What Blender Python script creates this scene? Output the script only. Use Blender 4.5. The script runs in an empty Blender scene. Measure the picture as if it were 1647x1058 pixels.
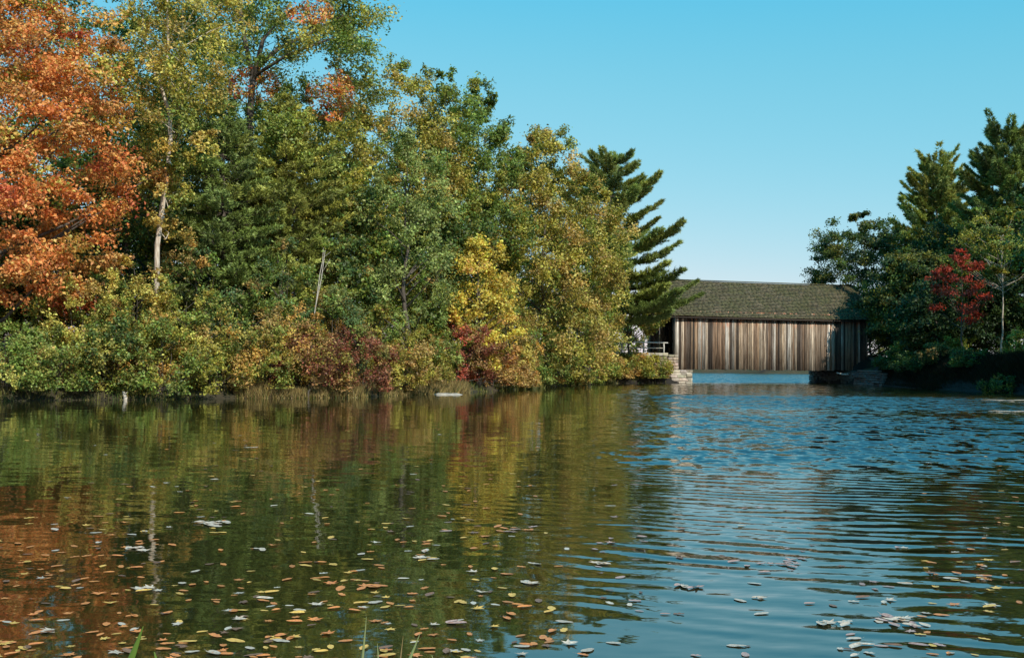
import bpy, math, random
import numpy as np
from mathutils import Vector, Matrix, Euler
R = math.radians
random.seed(7)
rng = np.random.default_rng(11)
scene = bpy.context.scene
col = scene.collection

# ------------------------------------------------------------------ camera model
F, CX, CH = 1800.0, 823.5, 1.5
PITCH, ROLL = math.atan((583-529)/1800), R(0.6)
def hor(px): return 583 + math.tan(ROLL)*(px-CX)
def at(px, D): return (px-CX)/F*D                      # photo column at distance D -> metres to the right
def zat(px, py, D): return CH + (hor(px)-py)/F*D       # photo row -> height above the water
def dist(px, py): return F*CH/(py-hor(px))             # water point at this row

cam = bpy.data.cameras.new('camera'); camo = bpy.data.objects.new('camera', cam); col.objects.link(camo)
cam.sensor_width = 36; cam.lens = F/1647*36; cam.clip_start = .05; cam.clip_end = 6000
camo.matrix_world = Matrix.Translation((0, 0, CH)) @ Matrix.Rotation(math.pi/2+PITCH, 4, 'X') @ Matrix.Rotation(ROLL, 4, 'Z')
scene.camera = camo

# ------------------------------------------------------------------ sky and sun
SUN_EL, SUN_AZ = R(37), math.atan2(0.52, -0.85)       # azimuth measured from +Y towards +X
w = bpy.data.worlds.new('World'); scene.world = w; w.use_nodes = True
nt = w.node_tree; N = nt.nodes; L = nt.links
bg = N['Background']; sky = N.new('ShaderNodeTexSky'); sky.sky_type = 'NISHITA'; sky.sun_disc = False
sky.sun_elevation = SUN_EL; sky.sun_rotation = SUN_AZ; sky.air_density = 1.0; sky.dust_density = .35; sky.ozone_density = 1.6
mul = N.new('ShaderNodeMix'); mul.data_type = 'RGBA'; mul.blend_type = 'MULTIPLY'; mul.inputs['Factor'].default_value = 1
mul.inputs[7].default_value = (0.80, 1.42, 1.10, 1)
L.new(sky.outputs[0], mul.inputs[6])
# film response of the old print: steeper red, flatter green and blue
sx = N.new('ShaderNodeSeparateColor'); cb = N.new('ShaderNodeCombineColor'); L.new(mul.outputs[2], sx.inputs[0])
for i, (x0, t0, g0) in enumerate(((.150, .140, 1.2), (.434, .555, .36), (.533, .765, .24))):
    p_ = N.new('ShaderNodeMath'); p_.operation = 'POWER'; q_ = N.new('ShaderNodeMath'); q_.operation = 'MULTIPLY'; q_.inputs[1].default_value = .115/x0
    r_ = N.new('ShaderNodeMath'); r_.operation = 'MULTIPLY'; r_.inputs[1].default_value = t0/.115; p_.inputs[1].default_value = g0
    L.new(sx.outputs[i], q_.inputs[0]); L.new(q_.outputs[0], p_.inputs[0]); L.new(p_.outputs[0], r_.inputs[0]); L.new(r_.outputs[0], cb.inputs[i])
tcg = N.new('ShaderNodeTexCoord'); sz = N.new('ShaderNodeSeparateXYZ'); L.new(tcg.outputs['Generated'], sz.inputs[0])
mr = N.new('ShaderNodeMapRange'); mr.interpolation_type = 'SMOOTHSTEP'; mr.inputs[1].default_value = .22; mr.inputs[2].default_value = .52; L.new(sz.outputs[2], mr.inputs[0])
dz_ = N.new('ShaderNodeMix'); dz_.data_type = 'RGBA'; dz_.blend_type = 'MULTIPLY'; dz_.inputs[7].default_value = (.20, .95, 1.18, 1); L.new(mr.outputs[0], dz_.inputs[0]); L.new(cb.outputs[0], dz_.inputs[6])
L.new(dz_.outputs[2], bg.inputs['Color'])
bg.inputs['Strength'].default_value = 0.115
sd = bpy.data.lights.new('sun', 'SUN'); so = bpy.data.objects.new('sun', sd); col.objects.link(so)
sd.energy = 5.0; sd.angle = R(.53); sd.color = (1, .93, .80)
tosun = Vector((math.sin(SUN_AZ)*math.cos(SUN_EL), math.cos(SUN_AZ)*math.cos(SUN_EL), math.sin(SUN_EL)))
so.rotation_euler = tosun.to_track_quat('Z', 'Y').to_euler(); so.location = tosun*200
scene.view_settings.view_transform = 'Standard'; scene.view_settings.look = 'None'
scene.view_settings.exposure = 0; scene.view_settings.gamma = 1
try:
    scene.cycles.max_bounces = 6; scene.cycles.diffuse_bounces = 2; scene.cycles.glossy_bounces = 3
    scene.cycles.transmission_bounces = 3; scene.cycles.transparent_max_bounces = 6
except Exception: pass

# ------------------------------------------------------------------ helpers
def tag(o, label=None, cat=None, group=None, kind=None):
    if label: o['label'] = label
    if cat: o['category'] = cat
    if group: o['group'] = group
    if kind: o['kind'] = kind
    return o
def empty(name, loc, rz=0):
    o = bpy.data.objects.new(name, None); col.objects.link(o); o.location = loc; o.rotation_euler = (0, 0, rz)
    o.empty_display_size = .3
    return o
def npmesh(name, V, loops, starts, mat, parent=None, colors=None, smooth=False):
    me = bpy.data.meshes.new(name)
    V = np.asarray(V, dtype=np.float32); loops = np.asarray(loops, dtype=np.int32); starts = np.asarray(starts, dtype=np.int32)
    me.vertices.add(len(V)); me.vertices.foreach_set('co', V.ravel())
    me.loops.add(len(loops)); me.loops.foreach_set('vertex_index', loops)
    me.polygons.add(len(starts)); me.polygons.foreach_set('loop_start', starts)
    me.update(calc_edges=True); me.validate()
    if colors is not None:
        a = me.color_attributes.new('Col', 'FLOAT_COLOR', 'POINT')
        c = np.ones((len(V), 4), dtype=np.float32); c[:, :3] = colors
        a.data.foreach_set('color', c.ravel())
    if smooth: me.polygons.foreach_set('use_smooth', np.ones(len(starts), dtype=bool))
    me.materials.append(mat)
    o = bpy.data.objects.new(name, me); col.objects.link(o)
    if parent is not None: o.parent = parent
    return o
class MB:
    """collects polygons with one colour each and builds ONE mesh"""
    def __init__(s): s.v = []; s.f = []; s.c = []
    def add(s, verts, faces, c=(1, 1, 1)):
        b = len(s.v); s.v += [tuple(x) for x in verts]; s.f += [[i+b for i in f] for f in faces]; s.c += [c]*len(verts)
    def box(s, x0, x1, y0, y1, z0, z1, c=(1, 1, 1), jit=0.0, fn=None):
        p = [(x, y, z) for z in (z0, z1) for y in (y0, y1) for x in (x0, x1)]
        if jit: p = [tuple(q+random.uniform(-jit, jit) for q in a) for a in p]
        if fn: p = [fn(*a) for a in p]
        s.add(p, [(0, 2, 3, 1), (4, 5, 7, 6), (0, 1, 5, 4), (2, 6, 7, 3), (0, 4, 6, 2), (1, 3, 7, 5)], c)
    def tube(s, pts, rad, n=7, c=(1, 1, 1), caps=True):
        pts = [Vector(p) for p in pts]; vs = []; up = Vector((.3, .2, 1)).normalized()
        for i, p in enumerate(pts):
            d = (pts[min(i+1, len(pts)-1)]-pts[max(i-1, 0)]).normalized()
            a = d.cross(Vector((1, .13, .07)) if abs(d.z) > .8 else Vector((0, 0, 1))).normalized(); b = d.cross(a)
            for k in range(n):
                t = 2*math.pi*k/n; vs.append(p + (a*math.cos(t)+b*math.sin(t))*rad[i])
        fs = [(i*n+k, i*n+(k+1) % n, (i+1)*n+(k+1) % n, (i+1)*n+k) for i in range(len(pts)-1) for k in range(n)]
        if caps: fs += [tuple(range(n))[::-1], tuple((len(pts)-1)*n+k for k in range(n))]
        s.add(vs, fs, c)
    def build(s, name, mat, parent=None, smooth=False):
        lp = [i for f in s.f for i in f]; st = np.cumsum([0]+[len(f) for f in s.f[:-1]])
        return npmesh(name, s.v, lp, st, mat, parent, s.c, smooth)

# ------------------------------------------------------------------ materials
def newmat(name):
    m = bpy.data.materials.new(name); m.use_nodes = True
    return m, m.node_tree.nodes, m.node_tree.links, m.node_tree.nodes['Principled BSDF']
def attr(N):
    a = N.new('ShaderNodeAttribute'); a.attribute_name = 'Col'; return a
def noise(N, L, scale, detail=4, vec=None, rough=.6, dist=0):
    n = N.new('ShaderNodeTexNoise'); n.inputs['Scale'].default_value = scale; n.inputs['Detail'].default_value = detail
    n.inputs['Roughness'].default_value = rough; n.inputs['Distortion'].default_value = dist
    if vec is not None: L.new(vec, n.inputs['Vector'])
    return n
def coords(N, L, scale=(1, 1, 1), rot=(0, 0, 0), loc=(0, 0, 0), world=False):
    t = N.new('ShaderNodeNewGeometry' if world else 'ShaderNodeTexCoord')
    m = N.new('ShaderNodeMapping'); m.inputs['Scale'].default_value = scale; m.inputs['Rotation'].default_value = rot; m.inputs['Location'].default_value = loc
    L.new(t.outputs['Position' if world else 'Object'], m.inputs[0]); return m.outputs[0]
def mapr(N, L, v, a, b, c, d, smooth=False):
    m = N.new('ShaderNodeMapRange'); m.clamp = True
    if smooth: m.interpolation_type = 'SMOOTHSTEP'
    for i, x in enumerate((a, b, c, d)): m.inputs[i+1].default_value = x
    L.new(v, m.inputs[0]); return m.outputs[0]
def mix(N, L, f, a, b, mode='MIX'):
    m = N.new('ShaderNodeMix'); m.data_type = 'RGBA'; m.blend_type = mode
    for i, x in ((0, f), (6, a), (7, b)):
        if isinstance(x, (int, float)): m.inputs[i].default_value = x
        elif isinstance(x, tuple): m.inputs[i].default_value = (*x, 1)
        else: L.new(x, m.inputs[i])
    return m.outputs[2]
def bump(N, L, h, strength, d, bs):
    b = N.new('ShaderNodeBump'); b.inputs['Strength'].default_value = strength; b.inputs['Distance'].default_value = d
    L.new(h, b.inputs['Height']); L.new(b.outputs[0], bs.inputs['Normal']); return b
def math_(N, L, op, a, b=None):
    m = N.new('ShaderNodeMath'); m.operation = op
    for i, x in enumerate((a, b)):
        if x is None: continue
        if isinstance(x, (int, float)): m.inputs[i].default_value = x
        else: L.new(x, m.inputs[i])
    return m.outputs[0]

def leaf_material(name, transl=.38, rough=.5, spec=.35):
    m, N, L, bs = newmat(name)
    a = attr(N); L.new(a.outputs['Color'], bs.inputs['Base Color'])
    bs.inputs['Roughness'].default_value = rough; bs.inputs['Specular IOR Level'].default_value = spec
    t = N.new('ShaderNodeBsdfTranslucent'); L.new(mix(N, L, 1.0, a.outputs['Color'], (1.35, 1.15, .6), 'MULTIPLY'), t.inputs[0])
    mx = N.new('ShaderNodeMixShader'); mx.inputs[0].default_value = transl
    L.new(bs.outputs[0], mx.inputs[1]); L.new(t.outputs[0], mx.inputs[2]); L.new(mx.outputs[0], N['Material Output'].inputs[0])
    return m
M_leaf = leaf_material('leaf'); M_needle = leaf_material('needle', .2, .5, .3); M_float = leaf_material('floating leaf', .1, .45, .5)
def bark_material(name, c1, c2):
    m, N, L, bs = newmat(name)
    n = noise(N, L, 6, 5, coords(N, L, (3, 3, .5))); n2 = noise(N, L, 1.2, 3, coords(N, L))
    c = mix(N, L, mapr(N, L, n.outputs[0], .35, .65, 0, 1), c1, c2); c = mix(N, L, mapr(N, L, n2.outputs[0], .5, .7, 0, .6), c, tuple(x*.5 for x in c1))
    L.new(c, bs.inputs['Base Color']); bs.inputs['Roughness'].default_value = .9; bump(N, L, n.outputs[0], .6, .03, bs); return m
M_bark = bark_material('dark bark', (.05, .038, .028), (.12, .10, .08))
M_pale = bark_material('pale bark', (.34, .26, .19), (.66, .58, .48))
M_dead = bark_material('dead wood', (.32, .28, .23), (.55, .5, .43))

# terrain
m, N, L, bs = newmat('ground'); M_ground = m
n1 = noise(N, L, .35, 5, coords(N, L)); n2 = noise(N, L, 7, 5, coords(N, L)); n3 = noise(N, L, 40, 3, coords(N, L))
c = mix(N, L, mapr(N, L, n1.outputs[0], .42, .6, 0, 1), (.045, .06, .02), (.11, .08, .035))
c = mix(N, L, mapr(N, L, n2.outputs[0], .5, .7, 0, .8), c, (.19, .13, .05)); c = mix(N, L, mapr(N, L, n3.outputs[0], .55, .7, 0, .7), c, (.03, .025, .015))
ge = N.new('ShaderNodeNewGeometry'); sg = N.new('ShaderNodeSeparateXYZ'); L.new(ge.outputs['Normal'], sg.inputs[0]); c = mix(N, L, mapr(N, L, sg.outputs[2], .86, .98, 1, 0), c, mix(N, L, n2.outputs[0], (.005, .004, .003), (.02, .015, .009)))  # bare soil on steep ground, painted near black for the bank's shade
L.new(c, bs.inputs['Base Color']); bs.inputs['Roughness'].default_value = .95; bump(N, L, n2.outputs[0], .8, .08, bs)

# stone
m, N, L, bs = newmat('dry stone'); M_stone = m
a = attr(N); n1 = noise(N, L, 3, 6, coords(N, L)); n2 = noise(N, L, 25, 4, coords(N, L))
c = mix(N, L, mapr(N, L, n1.outputs[0], .35, .7, 0, .7), a.outputs['Color'], (.20, .16, .11)); c = mix(N, L, mapr(N, L, n2.outputs[0], .55, .75, 0, .5), c, (.09, .08, .06))
L.new(c, bs.inputs['Base Color']); bs.inputs['Roughness'].default_value = .9; bump(N, L, n2.outputs[0], .6, .03, bs)

# weathered siding: colour per board x streaks, unbleached red-brown under the eaves
m, N, L, bs = newmat('weathered boards'); M_board = m
a = attr(N); v = coords(N, L, (9, 9, .28)); n1 = noise(N, L, 2.2, 6, v, .7); v2 = coords(N, L, (3, 3, .12)); n2 = noise(N, L, 1.5, 3, v2)
c = mix(N, L, mapr(N, L, n1.outputs[0], .42, .60, 0, 1), a.outputs['Color'], mix(N, L, 1.0, a.outputs['Color'], (.26, .21, .17), 'MULTIPLY'))
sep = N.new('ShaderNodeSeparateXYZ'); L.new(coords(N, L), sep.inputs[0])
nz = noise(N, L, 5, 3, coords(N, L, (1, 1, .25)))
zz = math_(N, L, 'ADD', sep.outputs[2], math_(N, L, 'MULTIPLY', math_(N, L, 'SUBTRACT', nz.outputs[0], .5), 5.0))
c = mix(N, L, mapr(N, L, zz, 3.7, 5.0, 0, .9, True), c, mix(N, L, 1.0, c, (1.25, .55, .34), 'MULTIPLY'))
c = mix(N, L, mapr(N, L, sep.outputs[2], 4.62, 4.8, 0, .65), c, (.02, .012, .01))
c = mix(N, L, mapr(N, L, n2.outputs[0], .55, .7, 0, .5), c, (.06, .045, .035))
L.new(c, bs.inputs['Base Color']); bs.inputs['Roughness'].default_value = .85; bump(N, L, n1.outputs[0], .5, .02, bs)
m, N, L, bs = newmat('dark timber'); M_timber = m
n1 = noise(N, L, 3, 5, coords(N, L, (1, 4, 4)))
L.new(mix(N, L, n1.outputs[0], (.025, .018, .014), (.08, .06, .045)), bs.inputs['Base Color']); bs.inputs['Roughness'].default_value = .9
# mossy shingles
m, N, L, bs = newmat('mossy shingles'); M_shingle = m
a = attr(N); n1 = noise(N, L, 1.1, 5, coords(N, L)); n2 = noise(N, L, 14, 4, coords(N, L, (1, 1, 1)))
c = mix(N, L, mapr(N, L, n1.outputs[0], .3, .62, .0, .9), a.outputs['Color'], (.118, .112, .040)); c = mix(N, L, mapr(N, L, n2.outputs[0], .45, .7, 0, .85), c, (.020, .018, .010))
c = mix(N, L, mapr(N, L, noise(N, L, 30, 2, coords(N, L)).outputs[0], .6, .72, 0, .6), c, (.19, .17, .07))
L.new(c, bs.inputs['Base Color']); bs.inputs['Roughness'].default_value = .95; bump(N, L, n2.outputs[0], .8, .04, bs)
m, N, L, bs = newmat('grey rail wood'); M_rail = m
L.new(mix(N, L, noise(N, L, 6, 4, coords(N, L, (1, 5, 5))).outputs[0], (.38, .35, .31), (.62, .6, .56)), bs.inputs['Base Color']); bs.inputs['Roughness'].default_value = .8
m, N, L, bs = newmat('road dirt'); M_road = m
L.new(mix(N, L, noise(N, L, 4, 5, coords(N, L)).outputs[0], (.16, .12, .08), (.3, .24, .17)), bs.inputs['Base Color']); bs.inputs['Roughness'].default_value = .95

# water
m, N, L, bs = newmat('pond water'); M_water = m
bs.inputs['Base Color'].default_value = (.022, .022, .006, 1); bs.inputs['Roughness'].default_value = .03; bs.inputs['IOR'].default_value = 2.15
P = coords(N, L, world=True); sp = N.new('ShaderNodeSeparateXYZ'); L.new(P, sp.inputs[0]); X, Y = sp.outputs[0], sp.outputs[1]
def slope(scale, k, detail=2, rot=0, rough=.5):            # two independent slopes out of one noise, centred on zero
    n = noise(N, L, 1.0, detail, coords(N, L, (*scale, 1), (0, 0, rot), world=True), rough); s_ = N.new('ShaderNodeSeparateColor'); L.new(n.outputs['Color'], s_.inputs[0])
    return [math_(N, L, 'MULTIPLY', math_(N, L, 'SUBTRACT', s_.outputs[i], .5), k*f) for i, f in ((0, .6), (1, 1.0))]
def add2(a, b): return [math_(N, L, 'ADD', a[i], b[i]) for i in (0, 1)]
def mul2(a, f): return [math_(N, L, 'MULTIPLY', a[i], f) for i in (0, 1)]
wob = noise(N, L, .16, 3, P); wo_ = math_(N, L, 'SUBTRACT', wob.outputs[0], .5)
Xw = math_(N, L, 'ADD', X, math_(N, L, 'MULTIPLY', wo_, 6.0)); Yw = math_(N, L, 'ADD', Y, math_(N, L, 'MULTIPLY', wo_, 7.0))
ang = math_(N, L, 'DIVIDE', Xw, math_(N, L, 'MAXIMUM', Y, 2.0))
side = mapr(N, L, ang, .03, .24, 0, 1, True)
mid = math_(N, L, 'MULTIPLY', mapr(N, L, Yw, 13, 20, 0, 1, True), mapr(N, L, Yw, 31, 36, 1, .35, True))
catp = math_(N, L, 'MULTIPLY', math_(N, L, 'MULTIPLY', mapr(N, L, Yw, 36, 41, 0, 1, True), mapr(N, L, Yw, 52, 58, 1, 0, True)), mapr(N, L, Xw, 3.5, 8.5, 0, 1, True))
far = mapr(N, L, Y, 91, 95, 0, 1, True)
ms = math_(N, L, 'MULTIPLY', mid, side)
chop = math_(N, L, 'ADD', ms, math_(N, L, 'ADD', math_(N, L, 'MULTIPLY', catp, .55), math_(N, L, 'MULTIPLY', far, .25)))
lean_ = math_(N, L, 'ADD', math_(N, L, 'MULTIPLY', ms, .12), math_(N, L, 'MULTIPLY', math_(N, L, 'ADD', catp, far), .125))
tot = add2(add2(slope((1.3, 3.0), .045), slope((5.0, 11.0), .035)), mul2(slope((4.5, 13), .26, 3, .1), math_(N, L, 'MULTIPLY', side, mapr(N, L, Y, 6, 11, .40, 1, True))))
tot = add2(tot, mul2(add2(slope((2.4, 1.5), 1.5, 2, .15), slope((6.0, 4.5), .9, 2, -.1)), chop))
# longer ripples in the nearer water: rings travelling from the far right
CXY = (19.0, 55.0)
wn = noise(N, L, .28, 2, P); wf = math_(N, L, 'MULTIPLY', math_(N, L, 'SUBTRACT', wn.outputs[0], .5), 1.5)
dx = math_(N, L, 'SUBTRACT', X, CXY[0]); dy = math_(N, L, 'SUBTRACT', Y, CXY[1])
rr = math_(N, L, 'SQRT', math_(N, L, 'ADD', math_(N, L, 'MULTIPLY', dx, dx), math_(N, L, 'MULTIPLY', dy, dy)))
ph = math_(N, L, 'MULTIPLY', math_(N, L, 'ADD', rr, wf), 2*math.pi/.33)
nE = noise(N, L, 1.0, 2, coords(N, L, (.35, .9, 1), world=True))
side2 = mapr(N, L, ang, -.06, .30, .05, 1, True)
near = math_(N, L, 'MULTIPLY', math_(N, L, 'MULTIPLY', mapr(N, L, Y, 14, 22, 1, .15, True), mapr(N, L, Y, 5.5, 9.5, .45, 1, True)), mapr(N, L, nE.outputs[0], .38, .62, .12, 1.15))
ph2 = math_(N, L, 'MULTIPLY', math_(N, L, 'ADD', math_(N, L, 'MULTIPLY', Y, 1.0), math_(N, L, 'ADD', math_(N, L, 'MULTIPLY', X, .12), math_(N, L, 'MULTIPLY', wf, -1.3))), 2*math.pi/.47)
cs = math_(N, L, 'ADD', math_(N, L, 'COSINE', ph), math_(N, L, 'MULTIPLY', math_(N, L, 'COSINE', ph2), .55))
k_ = math_(N, L, 'MULTIPLY', math_(N, L, 'MULTIPLY', math_(N, L, 'MULTIPLY', side2, near), cs), .074)
tot = add2(tot, [math_(N, L, 'MULTIPLY', k_, math_(N, L, 'DIVIDE', dx, rr)), math_(N, L, 'MULTIPLY', k_, math_(N, L, 'DIVIDE', dy, rr))])
tot[1] = math_(N, L, 'SUBTRACT', tot[1], lean_)     # mean tilt towards the camera added, so rippled water mirrors brighter sky
cx_ = N.new('ShaderNodeCombineXYZ'); L.new(tot[0], cx_.inputs[0]); L.new(tot[1], cx_.inputs[1]); cx_.inputs[2].default_value = 1
nv = N.new('ShaderNodeVectorMath'); nv.operation = 'NORMALIZE'; L.new(cx_.outputs[0], nv.inputs[0]); L.new(nv.outputs[0], bs.inputs['Normal'])

# ------------------------------------------------------------------ the lie of the land
A = math.atan2(5, 17); U = np.array([math.cos(A), math.sin(A)]); VV = np.array([-math.sin(A), math.cos(A)])
B0 = np.array([13.2, 90.0]); BL, BW = 17.7, 5.5
def bw(u, v): return B0+U*u+VV*v
left = [(-70, 30), (-45, 33), (-28, 36)] + [(at(px, D), D) for px, D in ((0, 38), (120, 40), (250, 41), (380, 43.5), (500, 44.7), (575, 46), (630, 49), (700, 52.5), (760, 56), (860, 65), (905, 73), (935, 80), (990, 84.5))] + [(12.2, 88.3)]
right = [tuple(bw(15.8, -1.0)), (28.5, 88), (28.4, 80), (28.3, 75), (29.2, 64), (31, 50), (36, 36), (40, 20), (36, 6), (18, 1.5), (6, 2.2), (0, 2.8), (-8, 2), (-30, 3), (-70, 8)]
pond = left + [tuple(bw(.5, -.5)), tuple(bw(.5, 6)), (6, 104), (-12, 120), (-26, 160), (-10, 196), (30, 206), (75, 200), (84, 150), (52, 110)] + [tuple(bw(15.8, 6))] + right
pond = np.array(pond)
def sdist(px, py):
    p = np.stack([px, py], -1); d = np.full(px.shape, 1e9); inside = np.zeros(px.shape, bool)
    for i in range(len(pond)):
        a, b = pond[i], pond[(i+1) % len(pond)]; e = b-a; t = np.clip(((p-a)@e)/(e@e), 0, 1)
        d = np.minimum(d, np.hypot(px-(a[0]+t*e[0]), py-(a[1]+t*e[1])))
        cnd = ((a[1] > py) != (b[1] > py)); xx = (b[0]-a[0])*(py-a[1])/(b[1]-a[1]+1e-12)+a[0]; inside ^= cnd & (px < xx)
    return np.where(inside, -d, d)
def vnoise(x, y): return (np.sin(x*.31+1.3)*np.cos(y*.27+.4)+.5*np.sin(x*.83+y*.41)+.35*np.cos(y*1.1-x*.6+2)+.2*np.sin(x*2.3+y*1.9))/2
def ground_z(x, y):
    x = np.asarray(x, float); y = np.asarray(y, float); s = sdist(x, y)
    rightside = 1/(1+np.exp(-(x-22)*1.2)) * (y > 12)
    lo = 1.5*(1-np.exp(-np.maximum(s, 0)/3.2))+.035*np.maximum(s, 0)
    hi = 1.95*(1-np.exp(-np.maximum(s, 0)/.45))+.02*np.maximum(s, 0)
    z = lo*(1-rightside)+hi*rightside
    z = np.minimum(z, 3.2+.0*s) + vnoise(x, y)*.22*np.clip(s/2, 0, 1)
    u = (x-B0[0])*U[0]+(y-B0[1])*U[1]; v = (x-B0[0])*VV[0]+(y-B0[1])*VV[1]
    dv = np.abs(v-BW/2)-2.9; road = 2.3-np.maximum(dv, 0)*.8
    on = (u < .1) | (u > 16.2)
    z = np.where(on & (s > 0) & (np.abs(u) < 70), np.maximum(z, np.where(dv < 0, 2.3, road)), z)
    z = np.where(on & (dv < 0) & (s > 0) & (np.abs(u) < 70), 2.3, z)
    z = np.where((v < -.05) & (v > -6) & (u > -7) & (u < .4) & (s > 0), np.minimum(z, .35+.55*np.clip(s/2, 0, 1)), z)
    z = np.where((u > 15.5) & (u < 19) & (v < -.05) & (v > -4) & (s > 0), np.minimum(z, .9+.6*np.clip((u-15)/3, 0, 1)), z)
    z = np.where(s < 0, np.maximum(-1.2, s*.5-.05), z)
    return z
gx = np.concatenate([-np.geomspace(2500, 62, 14), np.arange(-60, 60, .7), np.geomspace(62, 2500, 14)])
gy = np.concatenate([-np.geomspace(2500, 12, 14), np.arange(-10, 120, .7), np.arange(120, 220, 3), np.geomspace(224, 3000, 14)])
GX, GY = np.meshgrid(gx, gy); GZ = ground_z(GX, GY)
nx, ny = len(gx), len(gy); idx = np.arange(nx*ny).reshape(ny, nx)
q = np.stack([idx[:-1, :-1], idx[:-1, 1:], idx[1:, 1:], idx[1:, :-1]], -1).reshape(-1, 4)
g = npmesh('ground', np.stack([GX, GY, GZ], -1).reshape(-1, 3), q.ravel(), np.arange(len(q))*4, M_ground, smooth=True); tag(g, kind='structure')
wv_ = [(-90, -6, 0), (110, -6, 0), (110, 225, 0), (-90, 225, 0)]
wo = npmesh('pond_water', wv_, [0, 1, 2, 3], [0], M_water); tag(wo, kind='structure')
def gz(x, y): return float(ground_z(np.array([x]), np.array([y]))[0])

mb = MB()                                                   # road: two ribbons leading to either portal
for us in (np.linspace(-60, -.05, 30), np.linspace(17.8, 70, 30)):
    vs = []
    for u in us:
        for v in (.7, BW-.7): p = bw(u, v); vs.append((p[0], p[1], 2.33))
    mb.add(vs, [(2*i, 2*i+2, 2*i+3, 2*i+1) for i in range(len(us)-1)], (1, 1, 1))
tag(mb.build('road', M_road), kind='structure')

# ------------------------------------------------------------------ leaves and trees
def leaves_mesh(name, P, Nrm, size, aspect, colors, mat, parent, fold=.18, droop=None):
    n = len(P)
    t = rng.normal(size=(n, 3)) if droop is None else rng.normal(size=(n, 3))*.6+droop
    t -= (t*Nrm).sum(1, keepdims=True)*Nrm; t /= np.linalg.norm(t, axis=1, keepdims=True)+1e-9
    b = np.cross(Nrm, t); s = size[:, None]
    V = np.stack([P-t*s*.5, P+b*s*aspect*.5+Nrm*s*fold+t*s*.02, P+t*s*.5, P-b*s*aspect*.5+Nrm*s*fold+t*s*.02], 1).reshape(-1, 3)
    return npmesh(name, V, np.arange(n*4), np.arange(n)*4, mat, parent, np.repeat(colors, 4, 0))
def palette(pal, n):
    w_ = np.array([p[1] for p in pal], float); w_ /= w_.sum()
    return np.array([p[0] for p in pal])[rng.choice(len(pal), n, p=w_)]
def unit(v): return v/(np.linalg.norm(v, axis=-1, keepdims=True)+1e-9)
OR = (.37, .13, .050); RD = (.23, .045, .033); OY = (.30, .165, .055); YE = (.31, .23, .065); YG = (.215, .21, .06); OL = (.14, .14, .028)
GR = (.065, .11, .026); DG = (.028, .055, .020); BR = (.17, .12, .055); BZ = (.215, .165, .065); GG = (.13, .17, .07); MA = (.115, .040, .032); LG = (.115, .16, .055); BG = (.035, .075, .045)

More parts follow.
